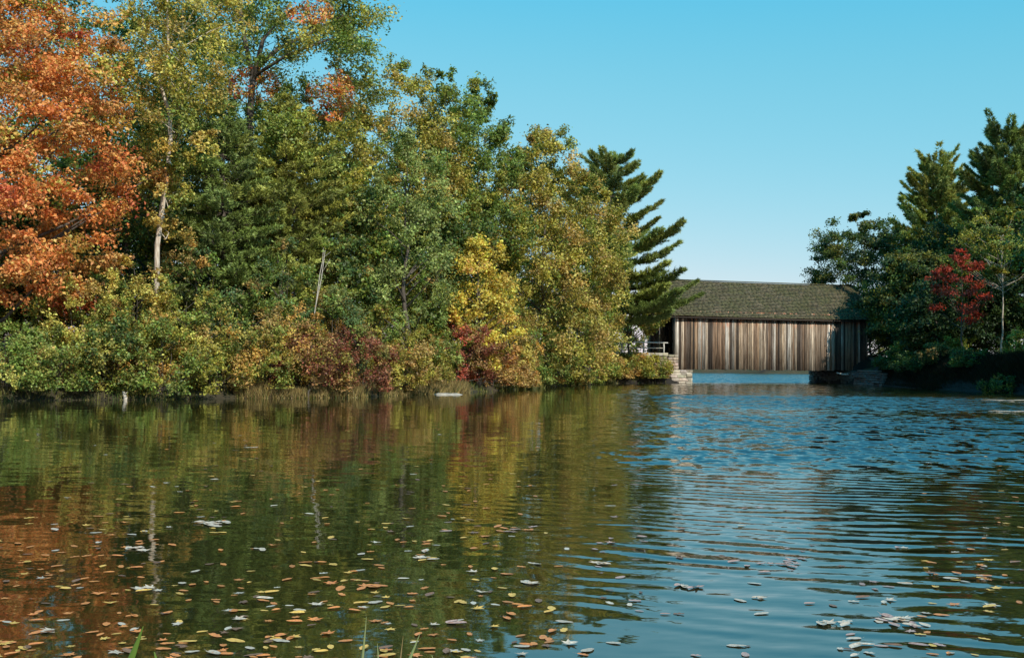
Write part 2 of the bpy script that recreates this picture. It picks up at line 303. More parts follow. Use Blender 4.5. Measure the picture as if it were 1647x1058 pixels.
LB = np.array([2.75, 2.5, 1.9])
def tree(name, label, cat, x, y, H, Rad, prof, pal, base=0.0, n=90, lpc=170, leaf=.17, rc=.9, flat=.55, trunk_r=.16, bark=None, lean=(0, 0), special=None,
         group=None, stems=1, forks=None, zoff=0, shell=.5, asp=.62, droopy=0.0, dark=.45, limbs=34, jitter=.13):
    lpc = int(lpc*1.45); leaf *= .80; bark = bark or M_bark
    if forks: stems = 0
    z0 = gz(x, y)+zoff; root = empty(name, (x, y, z0)); tag(root, label, cat, group)
    hs = np.array([p[0] for p in prof]); rs = np.array([p[1] for p in prof])
    # clump heights weighted by the local radius
    hh = rng.uniform(0, 1, n*6); keep = rng.uniform(0, rs.max(), n*6) < np.interp(hh, hs, rs)+.08; hh = hh[keep][:n]; m_ = len(hh)
    th = rng.uniform(0, 2*math.pi, m_); ph = rng.uniform(0, 6, 4)
    wobble = 1+.16*np.sin(th*2+ph[0]+hh*5)+.12*np.sin(th*5+ph[1]-hh*9)+rng.normal(0, .07, m_)
    rr = Rad*np.interp(hh, hs, rs)*np.where(rng.uniform(size=m_) < .72, rng.uniform(shell+.25, 1.03, m_), rng.uniform(.15, shell+.3, m_))*wobble
    zc = (base+hh*(1-base))*H; lx = lean[0]*zc/H; ly = lean[1]*zc/H
    C = np.stack([lx+rr*np.cos(th), ly+rr*np.sin(th), zc-droopy*rr], 1); C[:, 2] = np.maximum(C[:, 2], .15)
    # leaves on twigs radiating from each clump centre
    out = unit(np.stack([np.cos(th), np.sin(th), np.full(m_, .35)], 1))
    K = 9; crs = rc*rng.uniform(.6, 1.25, m_)*(.55+.45*np.clip(np.interp(hh, hs, rs), 0, 1))
    tw = rng.normal(size=(m_, K, 3))+out[:, None, :]*.75; tw = unit(tw); tw[..., 2] = tw[..., 2]*flat+.12-droopy
    ci = np.repeat(np.arange(m_), lpc); ki = rng.integers(0, K, len(ci)); t = rng.uniform(.05, 1, len(ci))**.7
    P_ = C[ci]+tw[ci, ki]*(crs[ci]*t)[:, None]+rng.normal(size=(len(ci), 3))*(crs[ci]*jitter)[:, None]
    P_[:, 2] = np.maximum(P_[:, 2], .03)
    Nn = unit(rng.normal(size=P_.shape)*.75+np.array([tosun.x*.35, tosun.y*.35, .75])+out[ci]*.25)
    cc = palette(pal, m_)*rng.uniform(1-dark, 1.2, (m_, 1)); cl = .68*cc[ci]+.32*palette(pal, len(ci))
    if special is not None:
        mk = special(P_+np.array([x, y, z0])); cl = np.where(mk[0][:, None], palette(mk[1], len(ci)), cl)
    cl = cl*rng.uniform(.35, 1.6, (len(ci), 1))*rng.uniform(.92, 1.08, cl.shape)
    cl = cl*LB*(.62 if group == 'trees on the right bank' and bark is M_bark and cat != 'oak tree' else 1.0); cl = .97*cl+.03*cl.mean(1, keepdims=True); leaves_mesh('crown', P_, Nn, leaf*rng.uniform(.45, 1.5, len(ci)), asp, np.clip(cl, 0, .8), M_leaf, root)  # right bank crowns darkened: their shade is put into the leaf colour
    # trunk with limbs
    mb = MB(); bark = bark or M_bark
    for s_ in range(stems):
        ox = 0 if stems == 1 else random.uniform(-.5, .5)*Rad*.35; oy = 0 if stems == 1 else random.uniform(-.3, .3)*Rad*.35
        top = .80 if stems == 1 else random.uniform(.5, .85); k_ = 9; kx = [random.uniform(-1, 1)*trunk_r*1.1 for _ in range(k_+1)]
        pts = [(ox+(lean[0])*i/k_*top+kx[i]*(i > 0)+ox*i/k_, oy+lean[1]*i/k_*top, -.3*(i == 0)+H*top*i/k_) for i in range(k_+1)]
        mb.tube(pts, [trunk_r*(1.25 if i == 0 else 1)*(1-.85*i/k_) for i in range(k_+1)], 8)
    for j in rng.choice(m_, min(limbs, m_), replace=False):
        c_ = C[j]; zt = max(.15, c_[2]-.55*math.hypot(c_[0]-lean[0]*c_[2]/H, c_[1]-lean[1]*c_[2]/H)-.3); zt = min(zt, H*.8)
        p0 = np.array([lean[0]*zt/H, lean[1]*zt/H, zt]); r0 = max(.018, trunk_r*.42*(1-zt/H))
        md = (p0+c_)/2+np.array([random.uniform(-.15, .15), random.uniform(-.15, .15), -.25*(flat < .5)+.05])
        mb.tube([p0, md, c_], [r0, r0*.65, r0*.25], 5, caps=False)
        for k in range(3):
            mb.tube([c_, c_+tw[j, k]*crs[j]*.85], [r0*.3, r0*.12], 4, caps=False)
    if forks:
        for f_ in forks: mb.tube(f_[0], f_[1], 7)
    mb.build('trunk', bark, root, True)
    return root

def needles_mesh(name, P_, D_, ln, wd, colors, mat, parent):
    n = len(P_); b = unit(np.cross(D_, unit(rng.normal(size=(n, 3)))))
    V = np.stack([P_-b*wd[:, None]*.5, P_+b*wd[:, None]*.5, P_+D_*ln[:, None]], 1).reshape(-1, 3)
    return npmesh(name, V, np.arange(n*3), np.arange(n)*3, mat, parent, np.repeat(colors, 3, 0))
def pine(name, label, x, y, H, prof, pal, base=.12, step=.75, per=6, tufts=26, trunk_r=.2, sweep=(.1, .75), needle=.26, group=None, side=None, wid=.05, bark=None, blades=9, cat='pine tree'):
    z0 = gz(x, y); root = empty(name, (x, y, z0)); tag(root, label, cat, group)
    hs = [p[0] for p in prof]; rs = [p[1] for p in prof]
    mb = MB(); k_ = 10; mb.tube([(random.uniform(-.06, .06), 0, -.3*(i == 0)+H*i/k_) for i in range(k_+1)], [trunk_r*(1-.93*i/k_) for i in range(k_+1)], 8)
    PP, DD, CC = [], [], []; h = base*H
    while h < H*.985:
        t = h/H; Rr = np.interp(t, hs, rs)*random.uniform(.78, 1.22); a0 = random.uniform(0, 6.3)
        nb = per if t > .2 else per-1
        for b_ in range(nb):
            th = a0+2*math.pi*b_/nb+random.uniform(-.3, .3); ln = Rr*random.choice((random.uniform(.85, 1.1), random.uniform(.5, 1.0)))
            if side: ln *= side(th, t)
            el = sweep[0]+(sweep[1]-sweep[0])*t**1.8+random.uniform(-.16, .16); hb = h+random.uniform(-.25, .25)*step
            pts = []
            for i in range(6):
                s_ = i/5; up = math.tan(el)*s_*ln*.7+ln*.16*s_**2.5-ln*.05*math.sin(s_*3.1)
                pts.append(np.array([math.cos(th)*s_*ln, math.sin(th)*s_*ln, hb+up]))
            r0 = max(.02, trunk_r*.3*(1-t)+.012); mb.tube(pts, [r0*(1-.85*i/5) for i in range(6)], 5, caps=False)
            nt_ = max(5, int(tufts*ln/2.5)); bc = (.3*palette(pal, 1)[0]+.7*np.array([p_[0] for p_ in pal]).mean(0))*random.uniform(.5, 1.3)
            for k in range(nt_):
                s_ = random.uniform(.22, 1)**.75; i = min(4, int(s_*5)); p = pts[i]+(pts[i+1]-pts[i])*(s_*5-i)
                latl = random.uniform(.1, 1)*ln*.42*(1.12-s_)+.05; sg = random.choice((-1, 1))
                d = np.array([math.cos(th+sg*.9), math.sin(th+sg*.9), random.uniform(.05, .45)]); p2 = p+d*latl
                if latl > .3: mb.tube([p, p2], [.012, .006], 3, caps=False)
                m2 = 1+int(latl/.22)
                for e_ in range(m2):
                    pc = p+(p2-p)*((e_+1)/m2); nd = blades
                    dd = unit(rng.normal(size=(nd, 3))*.5+d*.9+np.array([0, 0, .30])); PP.append(np.repeat(pc[None], nd, 0)+rng.normal(size=(nd, 3))*.045); DD.append(dd)
                    CC.append(np.repeat((bc*random.uniform(.6, 1.35))[None], nd, 0)*rng.uniform(.7, 1.3, (nd, 1)))
        h += step*random.uniform(.75, 1.25)*(1-.35*t)
    P_ = np.concatenate(PP); D_ = np.concatenate(DD); C_ = np.concatenate(CC); n = len(P_)
    needles_mesh('crown', P_, D_, needle*rng.uniform(.6, 1.2, n), np.full(n, wid)*rng.uniform(.6, 1.3, n), np.clip(C_*LB*1.05, 0, .7), M_needle, root)
    mb.build('trunk', bark or M_bark, root, True)
    return root

ROUND = [(0, .45), (.15, .85), (.4, 1), (.65, .92), (.85, .62), (1, .12)]
EGG = [(0, .75), (.12, .95), (.3, 1), (.55, .9), (.8, .6), (.93, .34), (1, .12)]
TALL = [(0, .35), (.1, .7), (.3, 1), (.6, .95), (.8, .7), (.93, .4), (1, .1)]
DOME = [(0, .9), (.3, 1), (.6, .85), (.85, .55), (1, .15)]

# --- left bank, from the left edge of the photograph to the bridge
def orange_zone(P_):                                  # greener, yellower top
    s = np.sin(P_[:, 0]*1.1+P_[:, 2]*.9)+np.sin(P_[:, 1]*1.7+P_[:, 2]*1.3)
    return (((P_[:, 2] > 11.0)*.8+s) > 1.5, [(YG, 3), (OY, 3), (OL, 2), (GR, 1)])
tree('maple_tree', 'big orange maple sweeping down to the shore at the far left', 'maple tree', at(-62, 41), 41.5, 17.5, 4.9, [(0, .75), (.1, .95), (.35, 1), (.7, .85), (.9, .6), (1, .2)],
     [(OR, 8), (OY, 2), (RD, .8), (BR, 2), (OL, .5)], base=.13, n=400, lpc=230, leaf=.17, rc=1.15, flat=.28, special=orange_zone, droopy=.10, shell=.55, trunk_r=.26, dark=.35)
fx, fy = at(252, 45), 45.0
def T(px, py, D=45.0): return (at(px, D)-fx, D-fy, zat(px, py, D)-gz(fx, fy))
tree('birch_tree', 'slender forked tree with a pale sunlit trunk above the yellow bush', 'birch tree', fx, fy, 17.0, 2.4, [(0, .22), (.25, .45), (.45, .7), (.7, 1), (.9, .9), (1, .4)],
     [(YG, 3), (OL, 3), (YE, 1), (BZ, 2), (GR, 2)], base=.32, n=120, lpc=150, leaf=.15, rc=.8, flat=.9, bark=M_pale, trunk_r=.03, lean=(1.0, 0), limbs=16, droopy=.12,
     forks=[([(0, 0, -.3), T(250, 395), T(262, 290), T(268, 230), T(266, 182)], [.12, .11, .095, .09, .08]),
            ([T(266, 182), T(250, 135), T(236, 105), T(222, 60), T(215, -40)], [.08, .075, .06, .045, .02]),
            ([T(266, 185), T(284, 168), T(296, 140), T(300, 105)], [.06, .045, .03, .012]),
            ([T(250, 135), T(262, 80), T(258, 0), T(262, -60)], [.07, .055, .04, .02])])
ox_, oy_ = at(400, 56), 56.0
def T2(px, py, D=56.0): return (at(px, D)-ox_, D-oy_, zat(px, py, D)-gz(ox_, oy_))
def oak_zone(P_):
    pxx = CX+P_[:, 0]/P_[:, 1]*F; pyy = 580-(P_[:, 2]-CH)/P_[:, 1]*F
    k = (((pxx-400)/45)**2+((pyy-135)/30)**2 < 1) | (((pxx-525)/40)**2+((pyy-150)/45)**2 < 1) | (((pxx-490)/40)**2+((pyy-15)/22)**2 < 1)
    return (k, [(OR, 4), (OY, 2), (RD, 1), (GR, 1)])
tree('oak_tree', 'tall spreading oak with bare dark limbs against the sky and orange patches', 'oak tree', ox_, oy_, 22, 6.3, [(0, .5), (.2, .75), (.45, .9), (.7, 1), (.9, .8), (1, .4)],
     [(GR, 4), (OL, 3), (LG, 1.5), (DG, 1.5), (YG, 1)], base=.30, n=430, lpc=170, leaf=.18, rc=1.15, flat=.5, trunk_r=.12, special=oak_zone, limbs=44, shell=.55,
     forks=[([(0, 0, -.3), T2(398, 300), T2(396, 180), T2(400, 120)], [.24, .19, .17, .15]), ([T2(400, 120), T2(385, 60), T2(370, -30)], [.15, .11, .05]),
            ([T2(400, 125), T2(415, 60), T2(440, 30), T2(470, 5)], [.15, .11, .09, .05]), ([T2(402, 110), T2(440, 75), T2(490, 50), T2(545, 20)], [.13, .11, .08, .03]),
            ([T2(400, 120), T2(455, 85), T2(520, 60), T2(590, 55)], [.10, .08, .06, .03])])
EV = [(0, 1), (.3, .85), (.6, .55), (.85, .25), (1, .03)]
pine('hemlock_tree', 'dark green hemlock behind and right of the pale forked trunk', at(355, 50), 50, 11.8, [(0, 3.6), (.3, 3.3), (.6, 2.4), (.85, 1.1), (1, .2)], [(DG, 1.5), (BG, 1.5), (GR, 3), (GG, 1), (OL, 1)], base=.06, step=.42, per=8, tufts=40, sweep=(-.12, .25), needle=.17, wid=.06, bark=M_bark, cat='hemlock tree')
pine('larch_tree', 'soft yellow green larch in front of the oak trunk', at(455, 53), 53, 12.6, [(0, 3.4), (.3, 3.3), (.6, 2.7), (.85, 1.4), (1, .3)], [(OL, 3), (GG, 2), (GR, 3), (YG, .6)], base=.1, step=.42, per=8, tufts=40, sweep=(-.1, .3), needle=.17, wid=.06, cat='larch tree')
tree('ash_tree', 'bronze green tree whose top breaks the skyline right of the oak', 'ash tree', at(640, 62), 62, 16.9, 3.7, TALL, [(OL, 4), (BZ, 2.5), (GR, 3), (YG, 1)], base=.15, n=220, lpc=170, leaf=.17, rc=.9, flat=.9, jitter=.16)
tree('ash_tree', 'narrow green tree with a ragged top standing alone right of the bronze green one', 'ash tree', at(712, 64), 64, 17.0, 2.0, TALL, [(GR, 4), (DG, 1), (OL, 2)], base=.3, n=110, lpc=150, leaf=.18, rc=.85, flat=.9)
tree('poplar_tree', 'greyish silver green tree rising in the middle of the left bank', 'poplar tree', at(652, 54), 54, 11.8, 2.5, TALL, [(GG, 5), (LG, 1), (GR, 1.5)], base=.06, n=110, lpc=170, leaf=.15, rc=.75, flat=.95)
tree('ash_tree', 'tall deep green tree with pointed crown left of the golden bronze tree', 'ash tree', at(765, 68), 68, 17.6, 2.8, [(0, .6), (.3, 1), (.6, .9), (.8, .6), (1, .08)], [(GR, 4), (DG, 2), (OL, 2), (LG, .7)], base=.15, n=210, lpc=160, leaf=.19, rc=.9, flat=.8)
tree('cherry_tree', 'small bright yellow tree glowing between the greener crowns', 'cherry tree', at(770, 59), 58.5, 7.9, 1.9, TALL, [((.36, .27, .05), 5), (OY, .8), (YG, 3)], base=.12, n=90, lpc=150, leaf=.16, rc=.7, flat=.7)
tree('poplar_tree', 'large egg shaped golden bronze tree left of the tall pine', 'poplar tree', at(874, 72), 72, 16.2, 4.8, [(0, .8), (.12, .98), (.3, 1), (.5, .92), (.7, .70), (.88, .42), (1, .14)], [(BZ, 3), (OL, 4), (YG, 2), (BR, 1), (GR, 2)], base=.05, n=400, lpc=200, leaf=.19, rc=.95, flat=.95, jitter=.16, shell=.62)
tree('birch_tree', 'green tree low in front of the golden bronze crown beside the pine', 'birch tree', at(948, 79), 79.5, 8.2, 2.0, TALL, [(OL, 3), (GR, 3), (YG, 2)], base=.05, n=70, lpc=140, leaf=.18, rc=.8)
pine('pine_tree', 'tall white pine with layered boughs reaching over the bridge roof', at(980, 86), 86, 16.9, [(0, 5.6), (.3, 6.1), (.42, 6.1), (.5, 5.0), (.58, 5.1), (.68, 4.1), (.75, 4.0), (.85, 3.0), (.95, 2.3), (1, 1.2)], [(GG, 1), (BG, 1.5), (GR, 3), (OL, 2.5)], base=.24, step=.92, per=6, tufts=76, trunk_r=.28, sweep=(-.06, .6), needle=.25, wid=.05, blades=12)
tree('maple_tree', 'yellow green maple low beneath the pine boughs beside the bridge portal', 'maple tree', at(1012, 87.2), 87.0, 7.0, 2.5, TALL, [(OL, 3), (YG, 3), (OY, 1), (GR, 2)], base=.45, n=46, lpc=150, leaf=.2, rc=.85, flat=.5, trunk_r=.12)
# deeper wood behind the first rows
back = [(-130, 85, 11, 5), (-20, 90, 11, 5), (70, 88, 11, 5), (160, 92, 11.5, 5), (250, 90, 11, 5), (345, 95, 12, 5), (440, 96, 12, 5), (530, 98, 12, 5), (625, 100, 12, 5), (30, 48, 7, 3), (-60, 47, 7, 3), (-60, 55, 19, 5), (80, 54, 17.5, 4.5), (150, 62, 19, 4.6), (235, 56, 14.5, 4.0), (300, 68, 19, 4.6), (330, 60, 13, 4.2), (480, 66, 14.5, 4.8), (545, 60, 13.0, 3.8), (590, 72, 15.8, 4), (690, 76, 15, 4.4), (820, 84, 16, 4.2), (860, 95, 15, 4.6), (930, 100, 11, 4.4), (555, 55, 9.5, 2.8), (205, 50, 10.5, 3.0), (705, 60, 9.0, 2.6)]
words = ['farthest back tree at the left edge', 'far back tree behind the orange maple', 'far back tree under the orange maple tip', 'far back tree left of the pale forked trunk', 'far back tree behind the forked trunk', 'far back tree behind the hemlock foot', 'far back tree behind the larch foot', 'far back tree behind the blue green thicket', 'far back tree behind the silver poplar', 'dark low tree under the boughs of the orange maple', 'dark low tree under the orange maple at the photo edge', 'leftmost dark tree of the back row beyond the orange maple', 'deep green tree filling the gap above the orange maple', 'dark tree standing behind the tip of the orange maple', 'shadowed tree just behind the pale forked trunk',
         'tall background tree between the forked trunk and the oak', 'dense dark tree behind the hemlock', 'shaded tree behind the larch crown', 'mid green tree between larch and bronze green crown',
         'background tree filling the skyline left of the bronze green ash', 'dark tree behind the silver green poplar', 'rear tree between the pointed ash and the golden poplar', 'rear tree hidden mostly by the golden poplar',
         'low background tree seen behind the foot of the white pine', 'olive tree low between the larch and the silver poplar', 'dark undergrowth tree left of the pale forked trunk', 'small dark tree in shade left of the yellow tree']
for i, (px, D, H, r) in enumerate(back):
    tree('forest_tree', words[i], 'tree', at(px, D), D, H, r, TALL, [(GR, 3), (DG, 4), (OL, 1.5), ((BR, .5) if i % 3 else (YG, 1))], base=.08, n=100, lpc=130, leaf=.22, rc=1.15, flat=.7, limbs=14, group='trees of the wood behind the left bank')

# --- shrubs along the left shore (photo column, distance, height, radius, palette, label)
SH = [(15, 39.3, 2.2, 1.5, [(LG, 4), (GR, 3), (YG, 1)], 'light green bush at the water in the left corner'),
      (85, 40.4, 2.1, 1.4, [(LG, 3), (GR, 3), (OL, 1)], 'second light green bush along the water from the left'),
      (130, 42.4, 3.7, 1.6, [(YG, 3), (GR, 3), (OY, 1)], 'tall yellow green bush under the tip of the orange maple'),
      (215, 43.2, 4.9, 1.7, [(YG, 4), (YE, 2), (GR, 3), (OR, .6)], 'tallest yellow bush at the foot of the pale forked trunk'),
      (185, 41.5, 2.7, 1.4, [(GR, 4), (DG, 3), (YG, 1)], 'dark green bush in front of the tallest yellow bush'),
      (290, 43.6, 3.9, 1.6, [(OL, 3), (GR, 3), (YE, 1), (OY, .7)], 'olive bush with yellow flecks right of the forked trunk'),
      (262, 42.0, 2.6, 1.4, [(GR, 3), (OL, 3), (LG, 1)], 'green bush at the water below the forked trunk'),
      (345, 43.8, 2.7, 1.5, [(OL, 3), (YG, 2), (BR, 1), (GR, 2)], 'olive bush at the water below the hemlock'),
      (390, 46.5, 3.9, 1.6, [(GR, 3), (BG, 2), (OY, .5)], 'dark green bush between hemlock and larch foot'),
      (425, 45.3, 2.6, 1.5, [(OL, 2), (BR, 2), (GR, 2), (YE, .8)], 'brownish olive bush with a few yellow leaves'),
      (470, 47.3, 3.3, 1.3, [(OY, 1.5), (GR, 3), (OL, 2)], 'green bush with orange tip above the maroon thicket'),
      (505, 46.1, 2.5, 1.4, [(MA, 3), (BR, 2), (OL, 1.5), (LG, .5)], 'left maroon bush of the reddish thicket at the shore'),
      (575, 47.4, 2.7, 1.5, [(MA, 3.5), (BR, 2), (GR, 1)], 'wide maroon bush in the middle of the reddish thicket'),
      (540, 50, 4.4, 1.5, [(BG, 2), (GG, 3), (GR, 2)], 'bluish green sapling bush behind the maroon thicket'),
      (610, 52, 3.2, 1.5, [(GR, 3), (OL, 2), (MA, 1)], 'green bush behind the right end of the maroon thicket'),
      (650, 51.2, 2.4, 1.4, [(OL, 3), (BR, 2), (YG, 1)], 'low olive bush right of the maroon thicket'),
      (690, 54.6, 2.7, 1.4, [(GR, 3), (OL, 3), (GG, 1)], 'green bush left of the small wine red bush'),
      (745, 57.2, 3.3, 1.4, [(MA, 4), (RD, .6), (BR, 2)], 'wine red bush near the yellow tree'),
      (790, 60.4, 2.4, 1.5, [(BR, 3), (OY, 1.2), (MA, 1), (YG, 1)], 'rusty brown bush at the water right of the wine red bush'),
      (835, 63.5, 2.2, 1.3, [(BR, 3), (YG, 2), (OY, 1)], 'tawny bush on the small point of the shore'),
      (822, 66, 4.0, 1.6, [(GR, 3), (DG, 2), (OL, 1)], 'dark green bush behind the tawny point'),
      (872, 69.0, 3.4, 1.6, [(GR, 3), (LG, 2), (YG, 1)], 'fresh green bush below the golden bronze tree'),
      (912, 75.5, 3.2, 1.6, [(LG, 2), (YG, 2), (GR, 2)], 'yellow green bush right of the fresh green one'),
      (955, 83, 2.8, 1.5, [(OL, 3), (GR, 3), (YG, 1)], 'olive bush where the shore bends to the bridge'),
      (985, 86.0, 1.9, 1.3, [(BR, 2), (YG, 2), (OL, 2)], 'tan bush in front of the left end of the wing wall'),
      (1018, 87.0, 1.8, 1.3, [(OL, 3), (BR, 1), (GR, 2)], 'low bush growing against the middle of the wing wall'),
      (1050, 87.9, 1.7, 1.2, [(GR, 3), (YG, 2), (OL, 2)], 'low green bush next to the stone abutment'),
      (555, 53.5, 6.0, 1.7, [(GR, 2), (BG, 3), (GG, 2)], 'tall blue green thicket left of the silver poplar'),
      (445, 49.5, 5.6, 1.9, [(GR, 3), (BG, 2), (OL, 1)], 'deep green thicket under the larch'),
      (320, 47.5, 5.0, 1.7, [(DG, 2), (GR, 3), (BG, 1)], 'dark thicket right behind the olive bush'),
      (120, 45.5, 4.4, 1.8, [(DG, 2), (GR, 3), (OL, 1)], 'dark thicket in the shade under the orange maple'),
      (700, 58.5, 5.4, 1.7, [(GG, 2), (GR, 3), (OL, 1)], 'leafy thicket between silver poplar and yellow tree')]
for i, (px, D, H, r, pal, lab) in enumerate(SH):
    sc_ = 1+.006*(D-40)
    pal = pal+([(MA, 2.0)] if pal[0][0] is MA else [(BR, .8), (OY, .3)])
    tree('shrub', lab, 'shrub', at(px, D-.35), D-.35, H, r*1.12, DOME, pal, base=.02, n=58, lpc=150, leaf=.105*sc_+.012, rc=.55, flat=.85, trunk_r=.03, stems=4, limbs=20, group='shrubs along the left shore', dark=.5, asp=.6)

# --- right bank
RG = 'trees on the right bank'
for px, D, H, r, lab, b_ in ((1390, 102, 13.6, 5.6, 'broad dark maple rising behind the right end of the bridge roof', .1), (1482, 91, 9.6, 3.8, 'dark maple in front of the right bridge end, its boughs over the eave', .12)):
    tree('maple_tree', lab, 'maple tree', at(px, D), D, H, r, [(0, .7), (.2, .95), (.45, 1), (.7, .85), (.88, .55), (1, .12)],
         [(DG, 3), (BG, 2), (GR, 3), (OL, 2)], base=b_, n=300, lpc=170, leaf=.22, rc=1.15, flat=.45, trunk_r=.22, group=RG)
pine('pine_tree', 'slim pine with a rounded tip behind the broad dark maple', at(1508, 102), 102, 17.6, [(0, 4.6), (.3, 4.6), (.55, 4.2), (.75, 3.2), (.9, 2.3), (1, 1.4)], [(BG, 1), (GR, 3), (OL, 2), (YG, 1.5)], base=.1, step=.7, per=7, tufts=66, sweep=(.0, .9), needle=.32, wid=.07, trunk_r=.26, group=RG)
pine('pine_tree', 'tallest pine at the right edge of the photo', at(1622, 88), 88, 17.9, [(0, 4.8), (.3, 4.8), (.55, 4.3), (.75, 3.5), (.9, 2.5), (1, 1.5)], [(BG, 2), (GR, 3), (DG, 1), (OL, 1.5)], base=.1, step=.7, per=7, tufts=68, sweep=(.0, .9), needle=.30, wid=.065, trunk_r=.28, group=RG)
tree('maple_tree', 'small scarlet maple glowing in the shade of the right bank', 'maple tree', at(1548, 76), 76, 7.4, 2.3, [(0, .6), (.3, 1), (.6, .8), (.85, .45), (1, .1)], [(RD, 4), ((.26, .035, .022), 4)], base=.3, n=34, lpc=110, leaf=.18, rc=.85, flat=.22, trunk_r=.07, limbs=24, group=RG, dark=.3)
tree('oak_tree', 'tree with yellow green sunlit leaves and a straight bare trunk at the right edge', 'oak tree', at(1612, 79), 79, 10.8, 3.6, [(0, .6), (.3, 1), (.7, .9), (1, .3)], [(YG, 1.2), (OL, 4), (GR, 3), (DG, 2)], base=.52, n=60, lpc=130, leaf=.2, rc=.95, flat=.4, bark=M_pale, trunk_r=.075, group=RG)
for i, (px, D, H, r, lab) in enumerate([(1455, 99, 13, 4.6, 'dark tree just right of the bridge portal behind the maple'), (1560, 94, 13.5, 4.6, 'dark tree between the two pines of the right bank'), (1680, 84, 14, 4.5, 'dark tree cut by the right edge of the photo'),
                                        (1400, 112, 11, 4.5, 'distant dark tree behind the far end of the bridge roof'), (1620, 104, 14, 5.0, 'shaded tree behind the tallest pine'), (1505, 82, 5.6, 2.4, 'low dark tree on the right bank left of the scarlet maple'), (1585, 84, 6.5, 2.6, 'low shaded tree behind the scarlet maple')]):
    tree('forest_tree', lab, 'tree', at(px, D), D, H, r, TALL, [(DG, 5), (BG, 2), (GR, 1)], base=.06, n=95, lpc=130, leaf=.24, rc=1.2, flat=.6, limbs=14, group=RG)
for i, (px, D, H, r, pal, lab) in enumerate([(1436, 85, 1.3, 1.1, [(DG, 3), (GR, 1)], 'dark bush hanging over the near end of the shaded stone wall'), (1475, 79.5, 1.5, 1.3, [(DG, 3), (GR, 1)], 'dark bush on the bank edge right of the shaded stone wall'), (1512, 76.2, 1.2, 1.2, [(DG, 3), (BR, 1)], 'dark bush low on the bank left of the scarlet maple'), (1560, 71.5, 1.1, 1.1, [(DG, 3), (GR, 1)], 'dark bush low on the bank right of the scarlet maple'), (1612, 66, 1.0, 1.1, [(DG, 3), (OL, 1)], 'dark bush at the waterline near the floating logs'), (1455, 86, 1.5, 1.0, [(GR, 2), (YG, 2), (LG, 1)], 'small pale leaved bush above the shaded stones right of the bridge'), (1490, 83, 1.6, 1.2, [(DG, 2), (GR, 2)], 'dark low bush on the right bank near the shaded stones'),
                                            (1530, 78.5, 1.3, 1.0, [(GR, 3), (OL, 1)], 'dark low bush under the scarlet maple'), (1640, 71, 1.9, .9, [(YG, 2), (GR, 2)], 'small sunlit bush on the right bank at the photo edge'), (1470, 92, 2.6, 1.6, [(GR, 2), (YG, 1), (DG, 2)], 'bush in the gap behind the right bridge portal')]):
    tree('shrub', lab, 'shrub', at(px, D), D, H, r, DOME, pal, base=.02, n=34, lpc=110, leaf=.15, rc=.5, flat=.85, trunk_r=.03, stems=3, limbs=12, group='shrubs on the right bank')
# trees of the same bank standing outside the frame; they shade it as in the photograph
for i, (x, y, H, r) in enumerate([(35, 57, 13, 4.4), (40, 64, 15, 5), (44, 73, 16, 5.0), (42, 52, 16, 5.5), (47, 60, 18, 5.5), (39, 45, 15, 5.5), (46, 82, 15, 5), (34.8, 65.5, 14, 4.0), (31.5, 54, 13, 4.2), (33, 60, 12, 4.2)]):
    tree('forest_tree', 'tree of the right bank standing outside the photo to the right', 'tree', x, y, H, r, TALL, [(DG, 4), (GR, 3), (OL, 1.5)], base=.05, n=90, lpc=90, leaf=.3, rc=1.4, flat=.7, limbs=10, group='right bank trees outside the frame')
# --- far shore beyond the bridge
for i in range(22):
    x = -35+i*6.2+random.uniform(-2, 2); y = 214+random.uniform(0, 10)
    tree('forest_tree', 'hazy tree on the far shore seen beyond the covered bridge', 'tree', x, y, random.uniform(11.5, 14.0) if -6 < x < 78 else 15, 4.8, DOME, [(GR, 3), (OL, 3), (BR, 1)], base=.02, n=46, lpc=55, leaf=.55, rc=1.6, flat=.8, limbs=4, group='trees on the far shore')

# dead pale stems leaning among the bushes
for (a_, b_, r_, lab) in [((507, 492), (521, 402), .022, 'pale dead stem slanting up right of the larch, the longer one'), ((513, 440), (518, 398), .018, 'short pale dead stem just left of the longer one')]:
    D = 48.2; mb = MB(); ax, az = at(a_[0], D), zat(*a_, D); bx, bz = at(b_[0], D), zat(*b_, D); base = gz(ax, D)
    ez = empty('dead_stem', (ax, D, base)); tag(ez, lab, 'dead stem', 'dead stems among the left bank bushes')
    dx, dz = (bx-ax)/(bz-az), 1
    mb.tube([(-dx*(az-base)-.0, 0, -.2), (0, 0, az-base), ((bx-ax)*.5+.04, .02, (az+bz)/2-base), (bx-ax, 0, bz-base)], [r_*1.3, r_, r_*.8, r_*.3], 7)
    mb.tube([((bx-ax)*.6+.03, .02, az-base+(bz-az)*.6), ((bx-ax)*.6+.35, .1, az-base+(bz-az)*.85)], [r_*.5, r_*.2], 5)
    mb.build('stem', M_dead, ez, True)

for (a_, b_, r_, lab) in [((203, 643), (200, 628), .07, 'short pale broken stub standing at the water under the left bushes'), ((497, 640), (518, 603), .035, 'dark bare stem leaning right out of the water at the maroon thicket')]:
    D = dist(*a_)-.05; ax = at(a_[0], D); bx, bz = at(b_[0], D), zat(*b_, D); mb = MB()
    ez = empty('dead_stem', (ax, D, 0)); tag(ez, lab, 'dead stem')
    mb.tube([(0, 0, -.3), (.02, 0, bz*.3), ((bx-ax)*.6, .03, bz*.65), (bx-ax, 0, bz)], [r_*1.2, r_, r_*.8, r_*.5], 7)
    mb.tube([((bx-ax)*.5, .02, bz*.55), ((bx-ax)*.5+.12, .05, bz*.9)], [r_*.4, r_*.2], 5); mb.build('stem', M_dead if r_ > .05 else M_bark, ez, True)
